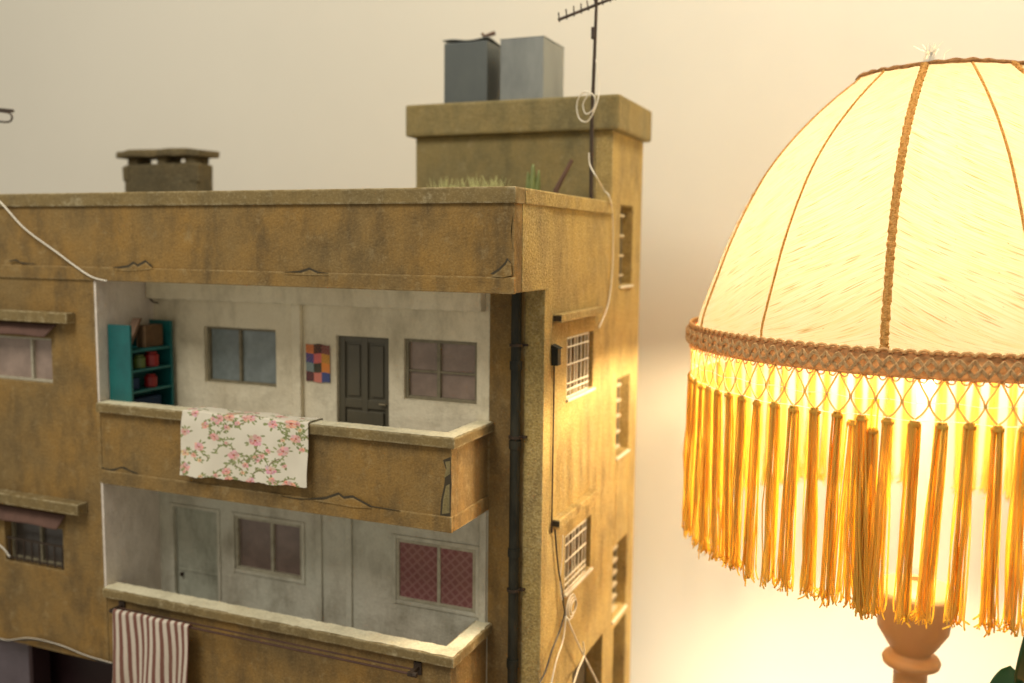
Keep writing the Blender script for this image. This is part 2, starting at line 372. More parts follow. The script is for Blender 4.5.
# balconies
def balcony(top, bottom, fname):
    bb('balcony_front', OCH, B, X1+.0005, X2, 0.0, .013, bottom, top-.009, bevel=.0012)
    s = bb('balcony_side', OCH, B, X2-.013, X2-.0002, .0132, A, bottom+.0002, top-.009, bevel=.0008)
    bb('balcony_floor', WHL, B, X1, X2-.0132, .0134, A, bottom+.0004, bottom+.012, bevel=0)
    c = MB(); z0, z1 = top-.0095, top
    # L-shaped cap
    pts = [(X1,-EE),(X2+EE,-EE),(X2+EE,A),(X2-.0125,A),(X2-.0125,.0155),(X1,.0155)]
    n = 40; P = []
    for i in range(len(pts)):
        a, b = Vector((*pts[i],z0)), Vector((*pts[(i+1)%6],z0)); k = max(2, int((b-a).length/.012))
        for j in range(k):
            q = a.lerp(b, j/k)
            if j: q += Vector((random.uniform(-1,1), random.uniform(-1,1), 0))*.0005
            P.append(q)
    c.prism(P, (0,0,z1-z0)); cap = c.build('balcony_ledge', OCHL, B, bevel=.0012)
    # pale top skin with painted overhead light, slightly proud, inset with wavy edge
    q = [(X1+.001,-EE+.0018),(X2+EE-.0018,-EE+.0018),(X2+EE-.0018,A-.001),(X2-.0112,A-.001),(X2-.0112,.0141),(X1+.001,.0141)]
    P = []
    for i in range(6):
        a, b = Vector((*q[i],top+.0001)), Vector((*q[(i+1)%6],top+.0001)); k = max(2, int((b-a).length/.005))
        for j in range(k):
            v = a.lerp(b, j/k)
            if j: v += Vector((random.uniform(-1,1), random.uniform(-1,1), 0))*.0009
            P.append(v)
    MB().prism(P, (0,0,.0004)).build('lit_ledge_skin', LEDG, cap)
balcony(-H2, -H3, 'a'); balcony(-H4, -H5, 'b')
zb2 = (at(99,468,'y',-.001).z + at(319,499.6,'y',-.001).z + at(449,518,'y',-.001).z)/3
bb('balcony_band', OCH, B, X1, X2+.0012, -.0018, .003, -H3-.0006, zb2, bevel=.0012)
bb('balcony_band', OCH, B, X2-.004, X2+.0013, .0032, A, -H3-.0004, zb2-.0001, bevel=.0008)
# dark ground-floor opening under the left block
bb('shop_back', MAR, B, XL, -.05, .045, .05, ZT+.01, -H5, bevel=0)
xs = at(33, 660, 'y', .012).x
bb('shop_shutter', LIL, B, XL, xs, .010, .016, ZT+.01, -H5-.004, bevel=.0008)
bb('shop_frame', MAR, B, xs+.0003, xs+.006, .006, .03, ZT+.01, -H5-.0005, bevel=.0008)

# cracks and chips in the render
def crack(pts, axis='y', val=0, proud=.0004, mat=CRK, name='crack'):
    P = [at(x, y, axis, val-proud if axis=='y' else val+proud) for x, y in pts]
    off = (0, .0009, 0) if axis=='y' else (-.0009, 0, 0)
    return MB().prism(P, off).build(name, mat, B)
def jag(path, w=1.6):
    """thin jagged wedge along a polyline given in photo pixels"""
    up, dn = [], []
    P = catmull([Vector((*p,0)) for p in path], 4); k = len(P)
    for i, p in enumerate(P):
        t = math.sin(pi*i/(k-1))**.5 * w*.5 * random.uniform(.5,1.2)
        up.append((p.x, p.y-t)); dn.append((p.x, p.y+t))
    return up + dn[::-1]
def chip(pts, val=0, dx=.8, dy=2.4):
    crack(pts, val=val); crack([(x+dx, y+dy) for x, y in pts], val=val, proud=.0006, mat=OCH, name='flake')
YB = -.0022
crack(jag([(8,262),(15,260),(22,263),(36,264)],1.8), val=YB)
chip([(112,267.5),(128,265),(133,261.5),(137,264.5),(145,260),(152,266.5),(140,268),(125,268.6)], val=YB)
chip([(284,272),(300,270.5),(309,267.5),(318,271.8),(328,273),(305,272.8)], val=YB)
chip([(490,274),(499,268),(505,262),(507,258),(510,262),(510.5,273),(502,275)], val=YB)
crack(jag([(101,467.5),(112,470),(122,467.5),(130,471),(138,474)],2.4), val=0)
chip([(312,498),(325,497),(338,492.5),(343,496.5),(352,495.5),(362,501),(371,506),(352,505),(330,501)], val=YB)
crack(jag([(280,496),(300,499),(322,499.5),(368,506),(400,511)],1.0), val=YB)
crack([(440,517.5),(441,500),(444,486),(446,470),(443,460),(450.5,457),(451.3,485),(450,517)], val=0)
crack([(442,514),(443,500),(446,486),(449.5,484),(449.5,513)], mat=OCHT, proud=.0006, name='flake')
crack([(444,478),(446.5,468),(445,462),(450,461),(450,474)], mat=OCHT, proud=.0006, name='flake')
crack(jag([(513,214),(511,232),(513,250)],1.2), val=0)

# windows
def window(axis, val, r, frame, pane, mull=(), rails=(), fw=.0028, depth=.006, inset=.003, sgn=1, open_right=False, colors=None):
    u0, u1, z0, z1 = r; m = MB(); a = val+sgn*inset; b = a+sgn*depth; a, b = min(a,b), max(a,b)
    def bx(p, q, s, t, da=0):
        if axis=='y': m.box(p, q, a+da, b, s, t)
        else: m.box(a, b-da, p, q, s, t)
    bx(u0, u0+fw, z0, z1); bx(u1-fw, u1, z0, z1); bx(u0+fw, u1-fw, z0, z0+fw, .0004); bx(u0+fw, u1-fw, z1-fw, z1, .0004)
    for t in mull: c = u0+(u1-u0)*t; bx(c-fw*.55, c+fw*.55, z0+fw, z1-fw, .0006)
    for t in rails: c = z0+(z1-z0)*t; bx(u0+fw, u1-fw, c-fw*.3, c+fw*.3, .0012)
    o = m.build('window', frame, B, bevel=.0004)
    g = MB(); c = (a+b)/2 + .001*sgn
    if axis=='y': g.box(u0+.001, u1-.001, c, c+.001, z0+.001, z1-.001)
    else: g.box(c-.001, c, u0+.001, u1-.001, z0+.001, z1-.001)
    g.build('pane', pane, o)
    return o
window('y', A, r_w1, FRM, GLB, (.46,), (), inset=.005)
window('y', A, r_w2, FRM, GLP, (.46,), (.47,), inset=.003, fw=.0034)
window('y', A, r_w3, FRL, GLM, (.55,), (), inset=.0005, fw=.0032)
w4 = window('y', A, r_w4, FRL, GLM, (.54,), (), inset=-.0008, fw=.0032)
window('y', 0, wu, FRL, GLP, (.25, .72,), (), inset=.004)
lw = window('y', 0, wl, FRM, glass('dark_brown_glass', (.05,.04,.032), .3), (.5,), (), inset=.009)
# raised plaster surrounds
def surround(r, mat, w=.004, d=.0016, axis='y', val=A):
    u0,u1,z0,z1 = r; m = MB()
    y0, y1 = val-d, val-.0002
    m.box(u0-w, u0-.0002, y0, y1, z0-w, z1+w); m.box(u1+.0002, u1+w, y0, y1, z0-w, z1+w)
    m.box(u0-.0002, u1+.0002, y0+.0002, y1, z1+.0002, z1+w-.0002); m.box(u0-.0002, u1+.0002, y0+.0002, y1, z0-w+.0002, z0-.0002)
    m.build('window_surround', mat, B, bevel=.0007)
surround(r_w3, WHL); surround(r_w4, WHL, .0045)
surround((r_d2[0], r_d2[1], r_d2[2], r_d2[3]), WHL, .004)
# patterned curtain behind the glass of the lower right window
def lattice(nu, nv):
    img = np.zeros((nv+1, nu+1, 4), np.float32); img[...,3] = 1
    v, u = np.mgrid[0:nv+1, 0:nu+1]; x = u/nu*8; y = v/nv*6
    a = np.abs(((x+y) % 1)-.5)*2; b = np.abs(((x-y) % 1)-.5)*2; w = np.clip((np.maximum(a,b)-.62)/.2, 0, 1)[...,None]
    img[...,:3] = (1-w)*np.array([.23,.085,.085]) + w*np.array([.31,.15,.14]); return img
nu, nv = 150, 110; u0,u1,z0,z1 = r_w4
MB().grid(lambda u, v: (u0+.0015+(u1-u0-.003)*u, A+.0012, z0+.0015+(z1-z0-.003)*v), nu, nv).build('curtain', PAPER, w4, colors=lattice(nu, nv))

# doors
def panel_door(r, mat, depth_in=.004):
    u0,u1,z0,z1 = r; y = A+depth_in; m = MB(); w = u1-u0
    m.box(u0+.0005, u1-.0005, y+.0025, y+.006, z0, z1-.0005)
    zs = at(360, 400, 'y', A).z; zl = at(360, 409, 'y', A).z
    for a, b in ((u0, u0+w*.12), (u0+w*.45, u0+w*.56), (u1-w*.10, u1)): m.box(a, b, y, y+.0028, z0, z1-.0006)
    for a, b in ((u0+w*.12, u0+w*.45), (u0+w*.56, u1-w*.10)):
        m.box(a, b, y+.0002, y+.0028, z1-.006, z1-.0006); m.box(a, b, y+.0002, y+.0028, zl, zs)
        m.box(a, b, y+.0002, y+.0028, z0, z0+.006)
        m.box(a+w*.05, b-w*.05, y+.0008, y+.0028, zs+.003, z1-.009)
    m.box(u0+w*.16, u1-w*.14, y-.0005, y+.0027, z0+.009, zl-.003)
    d = m.build('door', mat, B, bevel=.0006)
    p = at(383, 404.5, 'y', y-.002)
    MB().tube([p+Vector((.003,.0015,0)), p+Vector((.003,-.001,0)), p+Vector((-.004,-.001,0))], .0008, 8).build('handle', simple('worn_brass',(.5,.42,.28),.35,.6), d)
    return d
panel_door(r_d1, DOORM)
dd = bb('door', DOORL, B, r_d2[0]+.001, r_d2[1]-.001, A+.003, A+.006, -.48, r_d2[3]-.001)
p = at(182, 574, 'y', A+.001); MB().box(p.x-.0012,p.x+.0012,A-.001,A+.0032,p.z-.002,p.z+.002).build('handle', IRON, dd)
p = at(196, 572, 'y', A+.001); MB().box(r_d2[0]+.002,r_d2[1]-.002,A+.002,A+.0032,p.z-.0008,p.z+.0008).build('door_rail', DOORL, dd)
p = at(160, 294, 'y', A-.010); 
MB().tube([at(146,292,'y',A-.006), at(152,301,'y',A-.01), at(158,303,'y',A-.01)], .0009, 6, smooth=4).build('hook', IRON, B)

# canopies over the left facade windows
def canopy(tl, tr, thick_px, proud):
    p0 = at(*tl,'y',-proud); p1 = at(*tr,'y',-proud); q = at(tr[0], tr[1]+thick_px, 'y', -proud)
    bb('window_canopy', OCHL, B, XL+.005, p1.x, -proud, -.0003, q.z, (p0.z+p1.z)/2, bevel=.001)
canopy((0,309),(66,314), 10, .012); canopy((0,493),(77,505), 11, .014)
def awning(x1, ztop, drop, proud, xoff):
    m = MB(); n = 24
    def fn(u, v):
        x = XL+.008 + (x1-XL-.008-xoff*(v))*u; s = math.sin(u*n*1.3)*.0006*v
        return (x, -.001-proud*v+s, ztop-drop*v+math.sin(u*17)*.0006*v)
    m.grid(fn, 60, 6).build('awning', AWN, B, smooth=True, solid=.0008)
pa = at(52,327,'y',-.003); pb = at(44,337,'y',-.010); awning(pa.x+.004, at(30,323,'y',-.001).z, .0125, .009, .008)
pa = at(62,517,'y',-.003); awning(pa.x+.003, at(40,511,'y',-.001).z, .0135, .009, .004)
# balcony grille in the lower left window
m = MB(); u0,u1,z0,z1 = wl
for i in range(8): x = u0+.004+(u1-u0-.008)*i/7; m.tube([(x,.002,z0+.001),(x,.002,z0+.026)], .0009, 6)
m.box(u0+.001,u1-.001,.0012,.0028,z0+.0255,z0+.0275); m.box(u0+.001,u1-.001,.0012,.0028,z0+.003,z0+.0045)
m.build('window_grille', IRON, B)

# side wall: glazing, grilles, hoods
def side_window(r, bars=True, slats=0):
    u0,u1,z0,z1 = r; o = window('x', 0, r, FRM, GLD, (.5,), (), inset=.013, depth=.004, sgn=-1)
    if bars:
        m = MB(); e = u1-(u1-u0)*.2
        m.tube([(-.0012,u0+.001,z0+.001),(-.0012,u0+.001,z1-.001),(-.0012,e,z1-.001),(-.0012,e,z0+.001),(-.0012,u0+.001,z0+.001)], .0011, 6)
        for t in (.2,.38,.5,.68,.86): y = u0+(e-u0)*t; m.tube([(-.0012,y,z0),(-.0012,y,z1)], .0009, 6)
        for t in (.14,.24,.55,.84): z = z0+(z1-z0)*t; m.tube([(-.0004,u0,z),(-.0004,e,z)], .0009, 6)
        m.build('window_grille', GRL, B)
        bb('window_sill', GRL, B, -.012, .003, u0-.002, u1+.002, z0-.003, z0-.0003, bevel=.0006)
    if slats:
        for i in range(slats):
            m = MB(); z = z0+(z1-z0)*(i+.5)/slats; m.box(-.010, -.003, u0+.0005, u0+(u1-u0)*.5, z-.0014, z+.0014); m.build('louvre', GRLD, B, bevel=.0004)
        bb('window_sill', GRL, B, -.016, .0025, u0, u1, z0-.003, z0-.0003, bevel=.0006)
side_window(sw); side_window(sl)
for r, k in ((b1,4),(b2,5),(b3,6)): side_window(r, False, k)
def hood(l, r_, h):
    p = at(*l,'x',.008); q = at(*r_,'x',.008)
    z = (p.z+q.z)/2; o = bb('window_canopy', OCHS, B, .0002, .009, p.y, q.y, z-h, z, bevel=.001)
    MB().box(.001, .0085, p.y-.0008, p.y-.0002, z-h+.0015, z-.0015).build('end_cap', CRK, o)
hood((561,316),(603,305), .008); hood((559,523),(598,487), .008)
bb('door_leaf', CRK, B, -.024, -.021, od[0], od[1], ZT+.01, od[3], bevel=0)
bb('door_leaf', CRK, B, -.024, -.021, oe[0], oe[1]-.001, ZT+.01, oe[3], bevel=0)

# drain pipe on the pier
px = at(515.5, 400, 'y', A-.006).x
m = MB().tube([(px,A-.006,-H1-.0003),(px,A-.006,-.675)], .0048, 16)
for z in (-.16,-.235,-.34,-.45,-.53): m.tube([(px,A-.006,z-.004),(px,A-.006,z+.004)], .0058, 16)
pp = m.build('drain_pipe', PIPE, B, smooth=False)
for yy in (345, 437, 590):
    z = at(515,yy,'y',A-.006).z
    m = MB().tube([(px,A-.006,z-.0012),(px,A-.006,z+.0012)], .0064, 16); m.box(px+.004, px+.010, A-.004, A+.0002, z-.001, z+.001)
    m.build('pipe_clamp', IRON, pp)
# junction box, conduit
p = at(556, 356, 'x', .004)
m = MB().box(.0003, .007, p.y-.003, p.y+.006, p.z-.009, p.z+.007); m.prism([(.0003,p.y-.004,p.z+.0072),(.009,p.y-.004,p.z+.0072),(.0003,p.y-.004,p.z+.011)], (0,.012,0))
m.build('junction_box', PIPE, B, bevel=.0005)
q = at(555, 530, 'x', .002)
MB().tube([(.002,p.y+.001,p.z-.009),(.002,p.y+.001,q.z)], .0009, 6).build('conduit', IRON, B)

# stair tower
bb('tower_wall', OCHT, B, -.2474, -.0202, YT, YT+.02, -.0218, TH, bevel=.001)
bb('tower_wall', OCHT, B, -.2474, -.2274, YT+.0202, YE-.0203, -.0218, TH, bevel=0)
bb('tower_wall', OCHT, B, -.2474, -.0203, YE-.02, YE, -.0001, TH, bevel=.001)
m = MB(); n0 = []
cap = bb('tower_cap', OCHT, B, -.2474-.0095, .0095, YT-.0095, YE+.0035, TH+.0002, .1174, bevel=.003)

# chimney on the left
c = at(165, 190, 'y', .22); m = MB()
l = at(124,170,'y',.22).x; r = at(197,170,'y',.22).x; zt = at(165,163,'y',.22).z; d0, d1 = .22, .25
m.box(l, r, d0, d1, -.0219, zt, .002); m.box(l-.0015, l+.012, d0-.0012, d0+.01, zt-.022, zt-.002, .0015); m.box(r-.014, r+.0015, d0-.0012, d0+.01, zt-.024, zt-.001, .0015)
for a in (.03, .44, .82):
    m.box(l+(r-l)*a, l+(r-l)*(a+.15), d0+.002, d0+.015, zt-.001, zt+.008, .0006); m.box(l+(r-l)*a, l+(r-l)*(a+.15), d1-.015, d1-.002, zt-.001, zt+.008, .0006)
ch = m.build('chimney', CHIM, B, bevel=.0022)
n = 14; P = []
z7 = zt+.0076
for i in range(n+1): P.append((l-.006+(r-l+.012)*i/n, d0-.006+random.uniform(-.003,.003), z7+random.uniform(-.0012,.0012)))
P2 = []
for i in range(n, -1, -1): P2.append((l-.006+(r-l+.012)*i/n, d1+.006, z7))
MB().prism(P+P2, (0.001,0,.0085)).build('chimney_cap', CHIM, ch, bevel=.002)

# ------------------------------------------------------------------ things on the roof
def tank(name, xa, xb, y0, y1, ztop, mat, label, wavy):
    m = MB(); z0 = .1176; c = ((xa+xb)/2, (y0+y1)/2, z0)
    m.box(xa, xb, y0, y1, z0, ztop)
    t = m.build(name, mat, None, org=c, bevel=.0008)
    tag(t, label, 'water tank', 'water tanks on the tower roof')
    return t
ty = YT+.012
x0 = at(444,70,'y',ty).x; x1 = at(487,70,'y',ty).x; zt1 = at(465,42,'y',ty).z
e = empty('water_tank', ((x0+x1)/2, ty+.035, .1176)); tag(e, 'dark zinc water tank with warped lid and stick on the tower roof', 'water tank', 'water tanks on the tower roof')
bb('tank_body', ZINC, e, x0, x1, ty, ty+.065, .1176, zt1, bevel=.0008)
m = MB()
def lid(u, v): return (x0-.001+(x1-x0+.002)*u, ty-.001+.067*v, zt1+.0012+.0012*math.sin(u*7+.5)+.0014*math.sin(v*6+1))
m.grid(lid, 16, 12).build('tank_lid', ZINC, e, smooth=True, solid=.0014)
x2 = at(500,70,'y',ty).x; x3 = at(543.5,70,'y',ty).x; zt2 = at(520,37.5,'y',ty).z
def rib_box(m, xa, xb): m.box(xa, xb, ty, ty+.075, .1176, zt2)
e2 = empty('water_tank', ((x2+x3)/2, ty+.035, .1176)); tag(e2, 'plain pale zinc box tank nearest the antenna on the tower roof', 'water tank', 'water tanks on the tower roof')
bb('tank_body', ZINCP, e2, x2, x3, ty, ty+.070, .1176, zt2-.001, bevel=.0012)
bb('tank_lid', ZINCP, e2, x2-.0004, x3+.0004, ty-.0004, ty+.0704, zt2-.0009, zt2, bevel=.0003)
s = MB().tube([at(481,43,'y',ty+.02), at(486,36,'y',ty+.02), at(495,33,'y',ty+.025)], [.0024,.002,.0026], 6)
s.tube([at(482,33,'y',ty+.02), at(487,42,'y',ty+.025)], .0018, 6)
st = s.build('stick', STICK, None, org=at(483,43,'y',ty+.02)); tag(st, 'short forked brown stick lying on the dark tank lid', 'stick')

# antenna
ya = .235
def antenna():
    base = at(591, 215, 'y', ya); base.z = -.0219
    e = empty('roof_antenna', base); tag(e, 'tall thin television antenna with comb-like arm on the roof near the corner', 'antenna')
    top = at(597, -12, 'y', ya)
    MB().tube([base, at(592,120,'y',ya), top], [.0024,.0022,.0016], 8).build('mast', IRON, e)
    a = at(558, 20, 'y', ya-.01); b = at(616, -3, 'y', ya+.01)
    bm = MB().tube([a, b], .0016, 8).build('boom', IRON, e)
    for i in range(9):
        t = .03 + i*.125; p = a.lerp(b, min(t,1)); 
        MB().tube([p+Vector((0,0,-.003)), p+Vector((-.0005+random.gauss(0,.0008),-.002,random.uniform(.005,.0085)))], .0008, 6).build('element', IRON, bm)
    p = at(593.5,33,'y',ya-.001); MB().box(p.x-.0022,p.x+.0022,p.y-.002,p.y+.003,p.z-.006,p.z+.006).build('terminal_box', IRON, e, bevel=.0005)
    return e
antenna()
def wire(name, pts, r, mat, label, n=6, cat='cable', grp=None, sm=8):
    P = [at(*p) for p in pts]; o = MB().tube(P, r, n, smooth=sm).build(name, mat, None, org=P[0], smooth=True); return tag(o, label, cat, grp)
yc = ya-.004
wire('cable', [(596,60,'y',yc),(599,85,'y',yc),(597,103,'y',yc-.004),(588,121,'y',yc-.004),(579,118,'y',yc),(577,103,'y',yc),(584,92,'y',yc-.004),(594,96,'y',yc-.004),(594,108,'y',yc),(586,114,'y',yc),(583,104,'y',yc),(589,94,'y',yc-.003)], .00075, WIRE, 'white wire looped round the antenna mast')
wire('cable', [(589,153,'y',yc),(590,165,'y',yc),(597,178,'y',yc-.002),(604,190,'x',-.004),(609,196,'x',.006),(612,210,'x',.0035),(613,240,'x',.0022),(612,275,'x',.0022),(608,305,'x',.003),(599,328,'x',.0015)], .0008, WIRE, 'thin white cable running from the antenna down the lamplit side wall')
# left antenna fragment
e = empty('roof_antenna', at(-14, 190, 'y', .06)); e.location.z = -.022; ORG[e.name] = Vector(e.location)
tag(e, 'blurred antenna tip reaching in at the left edge of the photo', 'antenna')
MB().tube([Vector(e.location), at(-14,90,'y',.06)], .002, 8).build('mast', IRON, e)
MB().tube([at(-16,108,'y',.06), at(13,111,'y',.06)], .0019, 8).build('boom', IRON, e)
MB().tube([at(-4,111,'y',.05), at(9,113,'y',.05), at(12,118,'y',.05), at(8,122,'y',.05), at(-6,121,'y',.05)], .0011, 8, smooth=5).build('element', IRON, e)

# roof plants
m = MB()
for i in range(300):
    y = random.uniform(.20,.27); x = at(random.choice((441,449,458,470,476,488,497))+random.gauss(0,3.2),190,'y',y).x; h = at(470,190-15*random.random()**2.4,'y',y).z+.0219; dx, dy = random.gauss(0,.007), random.gauss(0,.006)
    m.tube([(x,y,-.0219),(x+dx*.4,y+dy*.4,-.0219+h*.6),(x+dx,y+dy,-.0219+h)], [.0009,.0007,.0002], 3, cap=False)
tag(m.build('grass', GRASS, None, org=(-.205,.23,-.0219)), 'tuft of pale dry grass growing on the flat roof', 'grass', kind='stuff')
e = empty('succulent_plant', at(533,196,'y',.24)); e.location.z = -.0219; ORG[e.name] = Vector(e.location)
tag(e, 'green pointed succulent leaves in front of the tower', 'plant')
for px_, py_, w in ((533,164,.0038),(528,172,.003),(539,170,.0028)):
    b = at(532,196,'y',.24); b.z=-.0219; t = at(px_,py_,'y',.24); t.y=.24
    MB().tube([b, b.lerp(t,.5)+Vector(((t.x-b.x)*.2,0,0)), t], [w*1.0,w*1.6,w*1.2,w*.3], 8, smooth=5).build('leaf', CACT, e, smooth=True)
b = at(556,190,'y',.24); t = at(572,160,'y',.25)
tag(MB().tube([Vector((b.x,.24,-.0219)), b, t], [.003,.0032,.0022], 8).build('stick', STICK, None, org=(b.x,.24,-.0219)), 'leaning brown stick between the succulent and the antenna mast', 'stick')

# ------------------------------------------------------------------ bookshelf and what it holds
ys0, ys1 = .012, .074
sx0 = at(108.5, 360, 'y', ys0).x; sx0 = max(sx0, X1+.001); sx1 = at(130.5, 360, 'y', ys0).x
zf = -H3+.0122; zt = at(118, 325, 'y', ys0).z
e = empty('shelf_unit', ((sx0+sx1)/2, (ys0+ys1)/2, zf)); tag(e, 'teal painted open shelf unit in the upper balcony corner', 'shelf')
bb('side_panel', TEAL, e, sx0, sx1, ys0, ys0+.003, zf, zt, bevel=.0006)
bb('side_panel', TEAL, e, sx0, sx1, ys1-.003, ys1, zf, zt+.001, bevel=.0006)
bb('back_panel', TEAL, e, sx0, sx0+.002, ys0+.0031, ys1-.0031, zf, zt-.004, bevel=0)
levels = []
for yy in (350, 370, 391, 412):
    z = at(133, yy, 'y', ys0+.003).z; levels.append(z)
    bb('shelf', TEAL, e, sx0+.0021, sx1-.0006, ys0+.0031, ys1-.0031, z-.0035, z-.0008, bevel=.0004)
zz = [z-.0007 for z in levels]
xm = (sx0+sx1)/2+.002
def crate(name, x0,x1_,y0,y1,z0,z1,mat,label,cat,grp=None,bv=.0012):
    o = MB().box(x0,x1_,y0,y1,z0,z1,.0003).build(name, mat, None, org=((x0+x1_)/2,(y0+y1)/2,z0), bevel=bv); return tag(o,label,cat,grp)
crate('basket', xm-.006, xm+.007, ys0+.028, ys1-.008, zz[0], zz[0]+.024, WOODB, 'brown basket on the top level of the teal shelf', 'basket')
o = MB().prism([(xm-.006,ys0+.006,zz[0]),(xm+.004,ys0+.006,zz[0]),(xm+.004,ys0+.024,zz[0]+.032),(xm-.006,ys0+.024,zz[0]+.032)], (0,.0035,.0)).build('board', simple('brown_board',(.16,.09,.05),.7), None, org=(xm,ys0+.01,zz[0]))
tag(o, 'small brown board leaning beside the basket on the teal shelf', 'board')
def jar(yc_, z, r, h, mat, label, name='jar'):
    o = MB().lathe([(r*.9,0),(r,.001),(r,h*.8),(r*.7,h*.88),(r*.75,h)], (xm+.003, yc_, z), 16).build(name, mat, None, org=(xm+.003,yc_,z), smooth=False); return tag(o, label, 'jar', 'jars on the teal shelf')
jar(ys0+.022, zz[1], .0065, .014, GRN, 'olive green jar beside the red one on the teal shelf')
jar(ys0+.040, zz[1], .0075, .016, RED, 'larger red jar beside the green jar on the teal shelf')
jar(ys0+.038, zz[2], .0068, .014, RED, 'red jar alone on the level below the green jar')
crate('folded_cloth', xm-.006, xm+.006, ys0+.010, ys1-.012, zz[3], zz[3]+.012, BLU, 'folded navy cloth low on the teal shelf', 'cloth')
crate('tin_box', xm-.007, xm+.003, ys0+.006, ys0+.022, zz[2], zz[2]+.012, BLU, 'dark blue box left of the lone red jar', 'box')

# ------------------------------------------------------------------ poster
nu, nv = 48, 64
img = np.ones((nv+1, nu+1, 4), np.float32)
cols = [[(.72,.22,.08),(.03,.03,.04),(.25,.07,.05)],[(.03,.07,.22),(.70,.16,.12),(.62,.30,.06)],[(.25,.30,.28),(.04,.06,.04),(.75,.25,.05)],[(.04,.03,.04),(.70,.20,.18),(.05,.08,.25)]]
for j in range(nv+1):
    for i in range(nu+1):
        r_ = min(3, int((1-j/nv)*4)); c_ = min(2, int(i/nu*3)); base = np.array(cols[r_][c_])
        k = math.sin(i*1.1+r_*2)*math.sin(j*.95+c_*3)
        if k > .45: base = base*.4 + np.array(cols[(r_+2)%4][(c_+1)%3])*.6
        img[j,i,:3] = base
rp = rect('y', A-.001, [(306,343.6),(330,345.4),(330,383),(306.4,381)])
o = MB().grid(lambda u, v: (rp[0]+(rp[1]-rp[0])*u, A-.0012+.0003*math.sin(u*5), rp[2]+(rp[3]-rp[2])*v+.0006*math.sin(u*9+v*3)), nu, nv).build('poster', PAPER, None, org=(rp[0],A-.001,rp[2]), colors=img, solid=.0003)
tag(o, 'small collage poster of orange, blue, pink and black squares beside the dark door', 'poster')

# ------------------------------------------------------------------ floral cloth over the upper ledge
NU, NV = 300, 230
def floral():
    img = np.ones((NV+1, NU+1, 4), np.float32); img[...,:3] = (.74,.68,.55)
    Y, X = np.mgrid[0:NV+1, 0:NU+1]; X = X/NU*545.; Y = (Y/NV-.36)/.64*345.
    def blob(cx, cy, rx, ry, col, a=1, rot=0):
        m_ = max(rx, ry)*1.3; i0, i1 = int((cx-m_)/545*NU), int((cx+m_)/545*NU)+2; j0, j1 = int(((cy-m_)/345*.64+.36)*NV), int(((cy+m_)/345*.64+.36)*NV)+2
        i0, j0 = max(i0,0), max(j0,0)
        if i1 <= i0 or j1 <= j0: return
        sl_ = (slice(j0,j1), slice(i0,i1))
        dx, dy = X[sl_]-cx, Y[sl_]-cy; c, s = math.cos(rot), math.sin(rot); d = ((dx*c+dy*s)/rx)**2 + ((-dx*s+dy*c)/ry)**2
        w = (np.clip((1.15-d)*4, 0, 1)*a)[...,None]; img[sl_][...,:3] = img[sl_][...,:3]*(1-w)+np.array(col)*w
    def stroke(pts, w, col):
        P = catmull([Vector((*p,0)) for p in pts], 10)
        for p in P: blob(p.x, p.y, w, w, col)
    G1, G2 = (.20,.23,.09), (.28,.31,.13); BR = (.16,.09,.05)
    rnd = random.Random(5)
    fl = [(20,115,19,0),(110,72,17,1),(150,125,20,0),(80,185,22,0),(20,300,22,0),(20,225,19,2),(205,70,15,0),(200,300,20,1),(215,345,22,1),(232,215,27,0),(325,125,29,0),(352,205,16,0),(495,95,22,0),(445,165,25,0),(400,268,24,0),(475,348,26,1),(310,340,20,0),(285,258,15,0),(520,150,13,1),(60,20,18,0),(170,25,18,0),(290,15,20,0),(400,30,20,0),(500,20,16,1),(250,45,12,0)]
    fl += [(x, y-330, r, k) for x, y, r, k in fl if y > 180]
    fl += [(rnd.uniform(0,540), rnd.uniform(-120,350), rnd.uniform(9,13), rnd.choice((0,0,1,2))) for _ in range(22)]
    for a in range(46):   # vines
        f = fl[rnd.randrange(len(fl))]; x, y = f[0], f[1]; ang = rnd.uniform(0,6.28); pts = [(x,y)]
        for k in range(4): ang += rnd.uniform(-.9,.9); x += 20*math.cos(ang); y += 20*math.sin(ang); pts.append((x,y))
        stroke(pts, 2.4, BR if a%2 else G1)
        for (vx, vy) in pts[1:]:
            for q in range(2): t = rnd.uniform(0,6.28); blob(vx+7*math.cos(t), vy+7*math.sin(t), 8, 3.2, G1 if q else G2, 1, t)
    for x, y, r, k in fl:
        for q in range(6):
            t = rnd.uniform(0,6.28); rr = r*rnd.uniform(1.0,1.5); blob(x+rr*math.cos(t), y+rr*math.sin(t), 10, 4, G1 if q%2 else G2, 1, t+rnd.uniform(-.6,.6))
        pet = [(.72,.41,.38),(.72,.38,.30),(.74,.55,.30)][k]
        for q in range(8):
            t = q*.785+rnd.uniform(-.2,.2); rr = r*rnd.uniform(.45,.75)
            blob(x+rr*math.cos(t), y+rr*math.sin(t), r*.42, r*.36, tuple(c*rnd.uniform(.8,1.25) for c in pet), .95, t)
        for q in range(9):
            t = rnd.uniform(0,6.28); rr = r*rnd.uniform(.1,.8); blob(x+rr*math.cos(t), y+rr*math.sin(t), r*.18, r*.09, (.44,.12,.11), .7, t)
        for q in range(6):
            t = rnd.uniform(0,6.28); rr = r*rnd.uniform(.2,.9); blob(x+rr*math.cos(t), y+rr*math.sin(t), r*.15, r*.12, (.70,.50,.42), .8, t)
        blob(x, y, r*.2, r*.17, (.42,.09,.06))
    return img
zt_ = -H2+.0012; fx0 = at(183,420,'y',-EE-.002).x; fx1 = at(308,425,'y',-EE-.002).x
zbot = (at(180,478,'y',-EE-.003).z + at(306,486,'y',-EE-.003).z)/2
